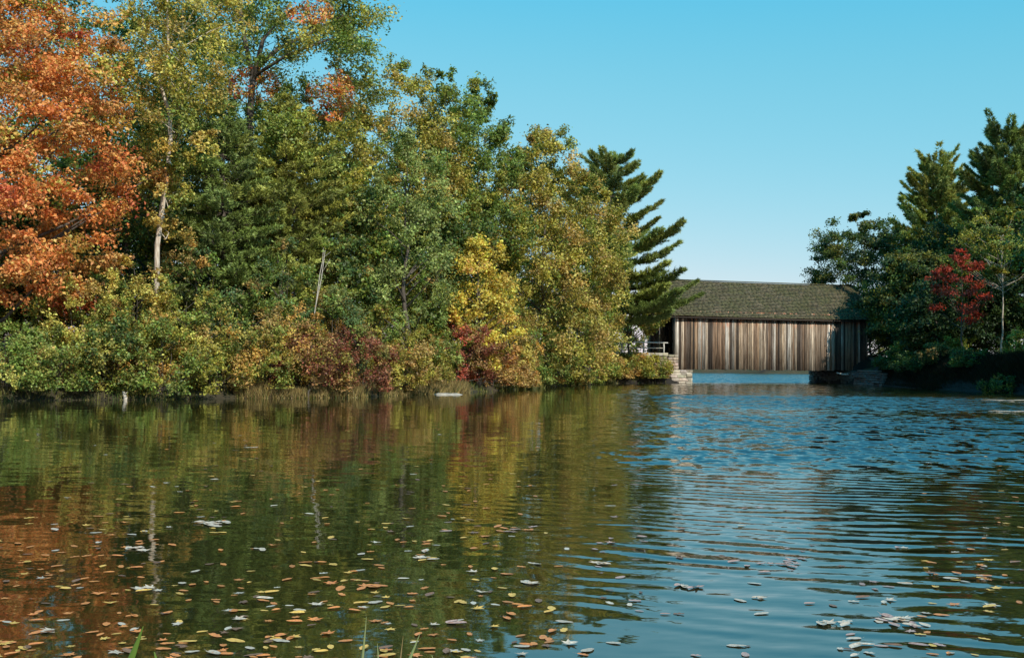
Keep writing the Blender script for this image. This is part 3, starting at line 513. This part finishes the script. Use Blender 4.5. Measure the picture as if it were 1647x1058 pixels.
# ------------------------------------------------------------------ the covered bridge
br = empty('covered_bridge', (B0[0], B0[1], 0), A); tag(br, 'long weathered covered bridge with vertical board walls and mossy shingle roof', 'covered bridge')
ZB, ZT, ZR, OV = 1.12, 5.85, 8.50, .45
def lz(z): return z-0
WB = [(.48, .36, .25), (.28, .18, .115), (.58, .47, .36), (.40, .27, .17), (.08, .058, .044), (.66, .60, .53), (.15, .11, .085), (.38, .28, .20), (.10, .07, .05)]
def siding(v0, sgn, name):
    mb = MB(); u = 0
    while u < BL:
        wd = random.uniform(.15, .27); c = random.choice(WB); f = random.uniform(.6, 1.2); off = random.uniform(0, .03)*sgn; zb = random.uniform(-.05, .05)
        mb.box(u+.006, min(u+wd-.010, BL), min(v0, v0+.035*sgn)+off, max(v0, v0+.035*sgn)+off, ZB+zb, ZT-.02, tuple(x*f for x in c), .004)
        if random.random() < .62:
            bw_ = .05; f2 = random.uniform(.45, 1.45); c2 = tuple(x*f2 for x in c)
            mb.box(u+wd-bw_, min(u+wd+bw_, BL+.02), min(v0+.036*sgn, v0+.062*sgn)+off+.004*sgn, max(v0+.036*sgn, v0+.062*sgn)+off+.004*sgn, ZB+zb-.02, ZT-.03, c2, .003)
        u += wd
    o = mb.build(name, M_board, br); return o
# the siding material reads local height above the bottom of the boards, so build at z - ZB and lift the part
def lift(o, dz): 
    me = o.data; co = np.empty(len(me.vertices)*3, np.float32); me.vertices.foreach_get('co', co); co = co.reshape(-1, 3); co[:, 2] -= dz
    me.vertices.foreach_set('co', co.ravel()); me.update(); o.location.z = dz
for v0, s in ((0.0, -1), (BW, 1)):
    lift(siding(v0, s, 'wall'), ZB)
# gable boards above both portals, with an arched-corner opening
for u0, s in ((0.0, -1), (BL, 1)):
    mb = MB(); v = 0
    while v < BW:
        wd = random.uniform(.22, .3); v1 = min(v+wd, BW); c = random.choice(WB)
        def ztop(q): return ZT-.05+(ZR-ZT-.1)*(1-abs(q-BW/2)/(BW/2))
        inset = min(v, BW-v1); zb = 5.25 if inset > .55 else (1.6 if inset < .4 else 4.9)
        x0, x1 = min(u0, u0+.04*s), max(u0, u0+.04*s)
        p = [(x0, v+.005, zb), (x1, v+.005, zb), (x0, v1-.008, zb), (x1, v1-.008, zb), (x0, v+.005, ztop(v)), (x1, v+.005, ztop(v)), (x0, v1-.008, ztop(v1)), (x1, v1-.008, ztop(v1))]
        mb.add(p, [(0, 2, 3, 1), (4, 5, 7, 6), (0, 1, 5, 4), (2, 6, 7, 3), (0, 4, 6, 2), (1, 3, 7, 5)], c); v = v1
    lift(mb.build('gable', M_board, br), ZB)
# roof: overlapping shingle courses
NC = 24
for s in (-1, 1):
    mb = MB(); run = BW/2+OV; slope = (ZR-ZT)/(BW/2)
    for k in range(NC):
        a0 = run*(1-k/NC); a1 = run*(1-(k+1)/NC); u = -OV-.15
        while u < BL+OV+.15:
            wd = random.uniform(.25, .6); u1 = min(u+wd, BL+OV+.15); y0 = BW/2+s*(a0+random.uniform(0, .03)); y1 = BW/2+s*a1; f = random.uniform(.6, 1.35)
            sag = -.05*math.sin(math.pi*(u+.6)/(BL+1.2)); z0 = ZR-a0*slope+.055+sag+random.uniform(-.01, .012); z1 = ZR-a1*slope+.02+sag; cc = (.17*f, .13*f, .08*f)
            p = [(u+.004, y0, z0-.045), (u1-.004, y0, z0-.045), (u+.004, y0, z0), (u1-.004, y0, z0), (u+.004, y1, z1), (u1-.004, y1, z1)]
            fs = [(0, 1, 3, 2), (2, 3, 5, 4), (0, 2, 4), (1, 5, 3), (0, 4, 5, 1)]
            mb.add(p, fs, cc); u = u1
    mb.build('roof_slope', M_shingle, br)
mb = MB(); mb.box(-.58, BL+.58, BW/2-.10, BW/2+.10, ZR+.01, ZR+.075, (.05, .045, .03)); mb.build('ridge_board', M_shingle, br)
for s in (-1, 1):
    mb = MB(); yy = BW/2+s*(BW/2+OV-.06); ze = ZR-(BW/2+OV)*((ZR-ZT)/(BW/2)); mb.box(-.55, BL+.55, yy-.03, yy+.03, ze-.20, ze-.09, (.18, .14, .11)); lift(mb.build('eave_board', M_timber, br), ZB)
mb = MB()
for k in range(20):                                         # rafters
    u = .1+k*(BL-.2)/19
    for s in (-1, 1):
        y0, y1 = BW/2+s*(BW/2+OV-.1), BW/2; z0 = ZR-(BW/2+OV-.1)*((ZR-ZT)/(BW/2))-.16; z1 = ZR-.16
        mb.add([(u-.05, y0, z0), (u+.05, y0, z0), (u-.05, y0, z0+.12), (u+.05, y0, z0+.12), (u-.05, y1, z1), (u+.05, y1, z1), (u-.05, y1, z1+.12), (u+.05, y1, z1+.12)],
               [(0, 1, 3, 2), (4, 6, 7, 5), (0, 4, 5, 1), (2, 3, 7, 6), (0, 2, 6, 4), (1, 5, 7, 3)])
mb.build('rafters', M_timber, br)
for v0 in (.12, BW-.42):                                    # lattice trusses inside
    mb = MB(); mb.box(-.02, BL+.02, v0+.04, v0+.26, 2.0, 2.4); mb.box(.01, BL-.01, v0+.04, v0+.26, 5.3, 5.6)
    k = -3.0
    while k < BL:
        for sg in (1, -1):
            a0 = (k, 2.45) if sg > 0 else (k+3.0, 2.45); a1 = (k+3.0, 5.28) if sg > 0 else (k, 5.28); yy = v0+(.08 if sg > 0 else .17)
            if min(a0[0], a1[0]) > .02 and max(a0[0], a1[0]) < BL-.02:
                mb.add([(a0[0]-.12, yy, a0[1]), (a0[0]+.12, yy, a0[1]), (a1[0]+.12, yy, a1[1]), (a1[0]-.12, yy, a1[1]), (a0[0]-.12, yy+.06, a0[1]), (a0[0]+.12, yy+.06, a0[1]), (a1[0]+.12, yy+.06, a1[1]), (a1[0]-.12, yy+.06, a1[1])],
                       [(0, 1, 2, 3), (4, 7, 6, 5), (0, 4, 5, 1), (3, 2, 6, 7), (0, 3, 7, 4), (1, 5, 6, 2)])
        k += 1.0
    mb.build('truss', M_timber, br)
mb = MB()
for k in range(60): mb.box(k*BL/60+.005, (k+1)*BL/60-.005, .45, BW-.45, 2.30, 2.36)
mb.build('deck', M_timber, br)
mb = MB()
for k in range(13): mb.box(.6+k*1.37-.12, .6+k*1.37+.12, .06, BW-.06, 1.75, 2.28)
for v0 in (.35, BW-.65): mb.box(-.3, BL+.3, v0, v0+.3, 1.2, 1.72)
mb.build('floor_beams', M_timber, br)

# stone work -----------------------------------------------------------------
def stones(mb, x0, x1, z0, z1, y, depth, c0, rough=.05, sw=(.35, .9), sh=(.16, .3)):
    z = z0
    while z < z1-.04:
        h_ = min(random.uniform(*sh), z1-z); x = x0+random.uniform(-.05, .12)
        while x < x1-.05:
            wd = min(random.uniform(*sw), x1-x+random.uniform(-.03, .05)); f = random.uniform(.6, 1.25); cc = tuple(q*f*random.uniform(.93, 1.07) for q in c0)
            dy = random.uniform(0, rough*2)
            vs = []; cs = []
            # chamfered stone
            xa, xb, za, zb, ya, yb = x+.012, x+wd-.012, z+.010, z+h_-.010, y+dy, y+depth; b = .03
            fr = [(xa+b, ya, za+b), (xb-b, ya, za+b), (xb-b, ya, zb-b), (xa+b, ya, zb-b)]; md = [(xa, ya+b, za), (xb, ya+b, za), (xb, ya+b, zb), (xa, ya+b, zb)]; bk = [(xa, yb, za), (xb, yb, za), (xb, yb, zb), (xa, yb, zb)]
            vs = [tuple(q+random.uniform(-.012, .012) for q in p) for p in fr+md]+bk
            mb.add(vs, [(0, 1, 2, 3), (0, 4, 5, 1), (1, 5, 6, 2), (2, 6, 7, 3), (3, 7, 4, 0), (4, 8, 9, 5), (5, 9, 10, 6), (6, 10, 11, 7), (7, 11, 8, 4)], cc)
            x += wd
        z += h_
SC = (.50, .44, .36)
ab = empty('stone_abutment', (B0[0], B0[1], 0), A); tag(ab, 'pale dry stone abutment under the left end of the covered bridge', 'stone abutment')
mb = MB(); stones(mb, -.75, 1.15, -.6, 1.08, -.75, .6, SC); mb.build('front_face', M_stone, ab)
mb = MB(); stones(mb, -.75, 5.6, -.6, 1.08, -1.12, .5, SC); o = mb.build('side_face', M_stone, ab); o.rotation_euler = (0, 0, math.pi/2)
mb = MB(); stones(mb, -.9, .02, 1.09, 2.3, -.5, .5, (.45, .36, .28), .04, (.3, .6), (.18, .28)); mb.build('upper_face', M_stone, ab)
mb = MB(); mb.box(-.7, 1.0, -.2, 6.1, -1, 1.05, (.3, .26, .2)); mb.box(-.9, -.1, -.1, 5.6, 1.0, 2.2, (.3, .26, .2)); mb.build('core', M_stone, ab)
ww = empty('stone_wall', (B0[0], B0[1], 0), A); tag(ww, 'low stone wing wall carrying the road left of the bridge', 'stone wall')
mb = MB(); stones(mb, -7.2, -.92, .4, 2.12, -.42, .45, (.46, .36, .27)); mb.build('face', M_stone, ww)
mb = MB(); stones(mb, -7.2, -.92, 2.13, 2.42, -.5, .6, (.58, .50, .40), .03, (.35, .8), (.28, .29)); mb.build('coping', M_stone, ww)
ra = empty('stone_abutment', (B0[0], B0[1], 0), A); tag(ra, 'shadowed dry stone abutment under the right end of the covered bridge', 'stone abutment')
DS = (.09, .085, .08)  # stone darkened for the right end: shadow put into its colour
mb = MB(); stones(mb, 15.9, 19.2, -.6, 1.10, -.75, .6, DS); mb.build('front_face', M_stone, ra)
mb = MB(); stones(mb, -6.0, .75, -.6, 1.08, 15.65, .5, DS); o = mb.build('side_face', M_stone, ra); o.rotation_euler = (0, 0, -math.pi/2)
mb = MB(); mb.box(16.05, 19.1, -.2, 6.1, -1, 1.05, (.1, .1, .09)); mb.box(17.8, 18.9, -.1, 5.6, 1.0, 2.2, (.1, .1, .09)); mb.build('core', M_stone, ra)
rw = empty('stone_wall', (28.25, 92.4, 0), math.atan2(-10.0, .35)); tag(rw, 'shaded stone wall with shade-tinted stones at the water right of the bridge', 'stone wall')
mb = MB(); stones(mb, .4, 7.2, -.5, 1.0, -.35, .5, (.10, .11, .12), .10, (.4, 1.1), (.12, .26)); mb.build('face', M_stone, rw)  # bluish stone colour carries the shade and skylight on this wall
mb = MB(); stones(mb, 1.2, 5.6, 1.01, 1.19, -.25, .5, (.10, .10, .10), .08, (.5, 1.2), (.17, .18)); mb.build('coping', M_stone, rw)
# sagging pale plank hanging under the right end of the siding
mb = MB(); pts = [(14.6+k*.28, -.22, .93-.13*math.sin(math.pi*k/6)) for k in range(7)]
mb.tube(pts, [.05, .07, .08, .08, .08, .07, .05], 6)
tag(mb.build('bowed_log', M_rail), 'small pale bowed log on the stones under the right end of the bridge wall', 'log')
lg = bpy.data.objects['bowed_log']; lg.location = (B0[0], B0[1], 0); lg.rotation_euler = (0, 0, A)
# railing beside the road
rl = empty('wooden_railing', tuple(bw(-6.6, .35))+(2.36,), A); tag(rl, 'pale wooden rail fence beside the road left of the bridge portal', 'railing')
mb = MB(); mb.tube([(-.2, 0, .86), (2, .02, .88), (4, 0, .87), (6.05, 0, .86)], [.05, .055, .05, .05], 8); mb.build('rail', M_rail, rl)
mb = MB(); mb.tube([(-.2, .02, .42), (2, 0, .44), (4, .03, .42), (5.6, 0, .43)], [.035, .04, .04, .035], 8); mb.build('rail', M_dead, rl)
for k, u in enumerate((.3, 2.1, 3.95, 5.72)):
    mb = MB(); mb.tube([(u, .05, -.15), (u+.01, .05, .5), (u, .05, .83)], [.07, .06, .055], 7); mb.build('post', M_rail, rl)

# ------------------------------------------------------------------ floating logs, mud bar, grass
for (x0, x1, py, r_, lab) in [(1578, 1700, 643, .014, 'thin pale log floating near the right bank, the farther one'), (1590, 1700, 661, .014, 'thin pale log floating near the right bank, the nearer one')]:
    D = dist(x0, py); ln = at(x1, D)-at(x0, D); mb = MB(); n = 9
    mb.tube([(ln*k/n, .05*math.sin(k*1.1), .0+.008*math.sin(k*1.7)) for k in range(n+1)], [r_*(.4+.6*math.sin(math.pi*(k+.5)/(n+1))) for k in range(n+1)], 7)
    mb.tube([(ln*.3, .05, .0), (ln*.42, -.25, .02)], [r_*.5, r_*.2], 5)
    o = mb.build('floating_log', M_dead); o.location = (at(x0, D), D, .01); tag(o, lab, 'log')
D = 51.6; bx = at(722, D)
mb = MB(); n = 14
ring = [(bx+.8*math.cos(2*math.pi*k/n)*random.uniform(.85, 1.1), D-.1+.4*math.sin(2*math.pi*k/n), -.05) for k in range(n)]
top = [(bx+(p[0]-bx)*.6, D+.1+(p[1]-D)*.5, .05+random.uniform(-.02, .03)) for p in ring]
mb.add(ring+top, [(k, (k+1) % n, n+(k+1) % n, n+k) for k in range(n)]+[tuple(range(n, 2*n))], (.62, .56, .48)); tag(mb.build('flat_rock', M_stone, smooth=True), 'flat pale rock lying in the shallow water below the wine red bush', 'rock')

# bank grass and dry sedge along both shores: nobody could count it
def grass(name, label, pts, n, pal, hgt, wid, spread):
    seg = np.diff(pts, axis=0); ll = np.hypot(seg[:, 0], seg[:, 1]); i = rng.choice(len(seg), n, p=ll/ll.sum()); t = rng.uniform(size=n)
    nn = np.stack([-seg[i, 1], seg[i, 0]], 1)/ll[i, None]; off = rng.uniform(-.15, 1, n)**1.0*spread
    xy = pts[i]+seg[i]*t[:, None]+nn*off[:, None]
    cl = np.sin(xy[:, 0]*1.3)+np.sin(xy[:, 1]*1.9+xy[:, 0]*.7); kp = cl+rng.normal(0, .6, n) > (-.6 if name != 'bank_weeds' else -9); xy = xy[kp]; n = len(xy)
    z = np.maximum(ground_z(xy[:, 0], xy[:, 1]), 0)-.02
    P_ = np.column_stack([xy, z]); d = unit(rng.normal(size=(n, 3))*.33+np.array([0, 0, 1]))
    h_ = hgt*rng.uniform(.4, 1.3, n)*(1+.35*np.sin(xy[:, 0]*1.7))
    return tag(needles_mesh(name, P_, d, h_, np.full(n, wid), palette(pal, n)*rng.uniform(.5, 1.3, (n, 1)), M_leaf, None), label, name.replace('_', ' '), kind='stuff')
lp = np.array(left[2:]); grass('bank_grass', 'green and straw coloured grass fringing the left shore', lp, 14000, [(YG, 2), (GR, 3), (OL, 3), ((.35, .27, .12), 1.0)], .30, .03, .9)
lp2 = np.array([p for p in left if 43 < p[1] < 64]); grass('dry_sedge', 'tawny dry sedge at the water below the reddish thicket', lp2, 16000, [((.42, .32, .13), 4), (YG, 1), (BR, 2)], .42, .03, .6)
rp = np.array(right[1:5]); rp2 = rp+np.array([2.2, 0]); grass('meadow_grass', 'sunlit yellow grass along the top of the right bank', rp2, 30000, [(YG, 4), ((.4, .32, .1), 2), (GR, 1)], .22, .04, 4.0)

rq = np.array([(p[0]+.15, p[1]) for p in right[1:6]]); grass('bank_weeds', 'dark tangled weeds covering the shaded face of the right bank', rq, 130000, [((.012, .016, .006), 4), ((.03, .022, .01), 2), ((.02, .032, .01), 1)], .5, .05, 1.5)  # near-black blades: shade of the bank face is in their colour
# reeds in the water right in front of the camera
REED = [(596, 988, 5.0, .016, [(.30, .32, .14)], 'thin straw green reed blade at the bottom of the photo, left of its twin'), (683, 1012, 5.0, .022, [(.32, .36, .15)], 'thicker pale green reed blade leaning right at the bottom of the photo'),
        (655, 1018, 5.1, .010, [(.38, .26, .12)], 'thin brown reed blade between the two green ones'), (240, 1003, 4.9, .045, [(.14, .22, .035)], 'short broad green blade at the bottom left of the photo')]
for px, py, D, wd, c, lab in REED:
    mb = MB(); zt = zat(px, py, D); ez = empty('reed_blade', (at(px, D), D, 0)); tag(ez, lab, 'reed')
    for s_ in range(2 if wd > .015 else 1):
        vs = []; K = 8; ln = .16 if wd > .02 else .04; ls = 1 if s_ == 0 else -.5
        for k in range(K+1):
            t = k/K; xw_ = -ln*(1-t)*ls+s_*.05; w2 = wd*.5*(1-t**3*.96); z = -.1+(zt+.1)*t*(1-.25*s_)
            vs += [(xw_-w2, .004, z), (xw_, -.008, z), (xw_+w2, .004, z)]
        fs = []
        for k in range(K): fs += [(3*k, 3*k+1, 3*k+4, 3*k+3), (3*k+1, 3*k+2, 3*k+5, 3*k+4)]
        mb.add(vs, fs, c[0])
    mb.build('blade', M_leaf, ez, True)

# ------------------------------------------------------------------ fallen leaves on the water
def leaf_shape(kind, curl, seed):
    r_ = random.Random(seed); pts = []
    if kind == 'oval':
        n = 14
        for k in range(n):
            a = 2*math.pi*k/n; x = math.cos(a); y = math.sin(a)*.42*(1-.25*x); pts.append((x*.5, y*.5*1.15))
    elif kind == 'maple':
        spec = [(0, .10), (25, .34), (38, .24), (62, .50), (80, .24), (112, .54), (132, .26), (160, .34), (180, .5)]
        for a, rr in spec: pts.append((-math.cos(R(a))*rr*-1 if False else math.cos(R(180-a))*rr, math.sin(R(180-a))*rr))
        pts += [(x, -y) for x, y in reversed(pts[1:-1])]
    else:
        for k in range(18):
            a = 2*math.pi*k/18; rr = .5*(1 if k % 3 else .74)*(1-.35*abs(math.sin(a))); pts.append((math.cos(a)*rr, math.sin(a)*rr*.8))
    n = len(pts); tilt = r_.uniform(-.06, .06)
    def z(x, y, e): return .012+curl*(.55*abs(y)*1.1+.5*x*x*(1 if x > 0 else .4))*e+tilt*x+r_.uniform(-.012, .012)*e
    V = [(0, 0, .010)]+[(x*.55, y*.55, z(x*.55, y*.55, .6)) for x, y in pts]+[(x, y, z(x, y, 1)) for x, y in pts]
    fs = [(0, 1+k, 1+(k+1) % n) for k in range(n)]+[(1+k, 1+n+k, 1+n+(k+1) % n, 1+(k+1) % n) for k in range(n)]
    x0 = -.5 if kind != 'maple' else -.12                     # stalk
    b = len(V); V += [(x0, -.008, .012), (x0, .008, .012), (x0-.28, .006, .05*(1+curl)), (x0-.28, -.006, .05*(1+curl))]; fs += [(b, b+1, b+2, b+3)]
    return V, fs
def float_material(name, c, c2):
    m, N, L, bs = newmat(name)
    o_ = N.new('ShaderNodeObjectInfo'); n = noise(N, L, 9, 4, coords(N, L)); n.noise_dimensions = '4D'; L.new(math_(N, L, 'MULTIPLY', o_.outputs['Random'], 50), n.inputs['W'])
    cc = mix(N, L, mapr(N, L, n.outputs[0], .42, .62, 0, 1), c, c2); L.new(mix(N, L, mapr(N, L, o_.outputs['Random'], 0, 1, .0, .4), cc, mix(N, L, 1.0, cc, (.55, .5, .45), 'MULTIPLY')), bs.inputs['Base Color'])
    bs.inputs['Roughness'].default_value = .42; return m
FM = {'pale': (float_material('pale dry leaf', (.60, .51, .40), (.46, .33, .22)), 'pale grey'), 'yellow': (float_material('yellow leaf', (.78, .48, .10), (.60, .33, .06)), 'yellow'),
      'orange': (float_material('orange leaf', (.74, .28, .06), (.55, .17, .05)), 'orange'), 'brown': (float_material('brown leaf', (.26, .13, .06), (.16, .08, .045)), 'brown'), 'pink': (float_material('faded pink leaf', (.50, .33, .27), (.36, .20, .15)), 'faded pinkish')}
LM = {}
for ck in FM:
    for j, (kd, cu) in enumerate([('oval', .06), ('oval', .38), ('maple', .05), ('maple', .30), ('lobed', .12)]):
        V, fs = leaf_shape(kd, cu, j*7+3); me = bpy.data.meshes.new('floating_leaf'); me.from_pydata(V, [], fs); me.materials.append(FM[ck][0]); me.update(); LM[ck, j] = me
KN = ['flat oval', 'curled oval', 'flat pointed', 'curled pointed', 'ragged']
SPOTS = []                                                   # (photo column, row, colour, shape, size)
def clump(px, py, w_, h_, n, cols, s=.10, kinds=(1, 1, 3, 4)):
    for k in range(n): SPOTS.append((px+random.gauss(0, w_), py+random.gauss(0, h_), random.choice(cols), random.choice(kinds), s*random.uniform(.8, 1.25), True))
clump(352, 841, 17, 1.4, 9, ['pale'], .14); clump(352, 855, 12, 1, 2, ['yellow']); clump(405, 719, 9, .4, 4, ['pale'], .14); clump(226, 881, 10, 1, 4, ['pale'], .13); clump(423, 881, 5, .6, 2, ['pale'], .13)
clump(1425, 992, 14, 3.5, 9, ['pale', 'pink'], .11); clump(1480, 1003, 14, 2, 4, ['pink', 'pale'], .10); clump(1335, 1000, 12, 1.5, 4, ['pale'], .1); clump(1225, 960, 4, 1, 2, ['pale']); clump(962, 904, 9, .8, 4, ['pale'], .1)
clump(862, 905, 7, .8, 2, ['pale']); clump(688, 893, 7, 5, 5, ['pale'], .1); clump(860, 936, 5, 1.5, 3, ['pale'], .11); clump(795, 850, 40, 5, 14, ['orange', 'pink', 'brown'], .10, (0, 2, 4)); clump(590, 942, 18, 1.5, 4, ['orange'], .12, (0, 2))
clump(1095, 941, 14, 1.5, 5, ['pink', 'pale']); clump(1240, 905, 35, 6, 10, ['pink']); clump(1370, 1034, 14, 1.5, 2, ['pale']); clump(1510, 1033, 10, 2, 2, ['pale', 'pink']); clump(1020, 858, 30, 25, 6, ['pink']); clump(735, 1000, 8, 2, 2, ['pink']); clump(240, 945, 8, 3, 3, ['pale', 'yellow']); clump(1560, 930, 30, 30, 12, ['yellow', 'yellow', 'orange', 'pale'], .10, (0, 1, 2)); clump(85, 1012, 6, 3, 3, ['pale'])
for (px, py, c, k) in [(433, 960, 'pale', 1), (610, 966, 'pale', 0), (391, 993, 'pale', 3), (516, 970, 'pale', 3), (542, 906, 'yellow', 0), (537, 863, 'yellow', 0), (353, 1047, 'pale', 1), (388, 1027, 'yellow', 0), (310, 1028, 'yellow', 0), (628, 1050, 'yellow', 0), (1192, 963, 'pale', 0), (1226, 984, 'pale', 0), (912, 997, 'pale', 0), (920, 1032, 'pale', 3), (950, 1042, 'pale', 0), (1187, 1035, 'pale', 0), (1590, 972, 'yellow', 0), (780, 950, 'pale', 3), (765, 918, 'pale', 3)]: SPOTS.append((px, py, c, k, .11, True))
random.seed(31)
for k in range(2300):
    t = random.random(); py = 690+368*t**.95; px = random.uniform(-20, 1665); rel = (py-690)/368
    wgt = (1.0 if px < 700 else .75 if px < 900 else .30 if px < 1450 else .5)*(.35+.65*rel)*(.45+.75*max(0, math.sin(px*.013+py*.021)+math.sin(px*.029-py*.05+1))*.6)
    if random.random() > wgt: continue
    if px > 950 and px < 1480: c = random.choice(['pink', 'pink', 'pale', 'brown'])
    else: c = random.choice(['orange', 'yellow', 'orange', 'orange', 'brown', 'yellow', 'pale'])
    SPOTS.append((px, py, c, random.choice((0, 0, 0, 2, 4, 4, 1, 1, 3)), random.choice((random.uniform(.05, .085), random.uniform(.07, .105)))*(1.25-.3*rel), False))
SPOTS.sort(key=lambda s: -s[4]/dist(s[0], s[1]) if s[5] else -s[4]/dist(s[0], s[1])*.9)
rest = MB()
def zone(px, py):
    h_ = 'nearest the camera' if py > 985 else 'fairly near' if py > 890 else 'halfway out' if py > 790 else 'far out'
    w_ = 'on the rusty reflection at left' if px < 330 else 'on the dark green reflection' if px < 700 else 'on the olive reflection' if px < 1010 else 'on the open blue water' if px < 1440 else 'on rippled water at right'
    return h_, w_
for i, (px, py, c, k, s, big) in enumerate(SPOTS):
    D = dist(px, py); x = at(px, D); rz = random.uniform(0, 6.28)
    if i < 298:
        o = bpy.data.objects.new('floating_leaf', LM[c, k]); col.objects.link(o); o.location = (x, D, .003); o.rotation_euler = (random.uniform(-.06, .06), random.uniform(-.06, .06), rz); o.scale = (s, s, s)
        h_, w_ = zone(px, py); tag(o, f'{KN[k]} {FM[c][1]} leaf floating {h_} {w_}', 'leaf', f'{KN[k]} {FM[c][1]} leaves {h_} {w_}')
    else:
        V = [v.co for v in LM[c, k].vertices]; fs = [tuple(p.vertices) for p in LM[c, k].polygons]; ca, sa = math.cos(rz)*s, math.sin(rz)*s
        cc = {'pale': (.58, .49, .38), 'yellow': (.7, .42, .09), 'orange': (.66, .25, .06), 'brown': (.2, .1, .05), 'pink': (.42, .27, .22)}[c]; f = random.uniform(.7, 1.1)
        rest.add([(x+v[0]*ca-v[1]*sa, D+v[0]*sa+v[1]*ca, .003+v[2]*s) for v in V], fs, tuple(q*f for q in cc))
if rest.v: tag(rest.build('leaf_litter', M_float), 'many small fallen leaves scattered over the pond among the larger ones', 'leaves', kind='stuff')
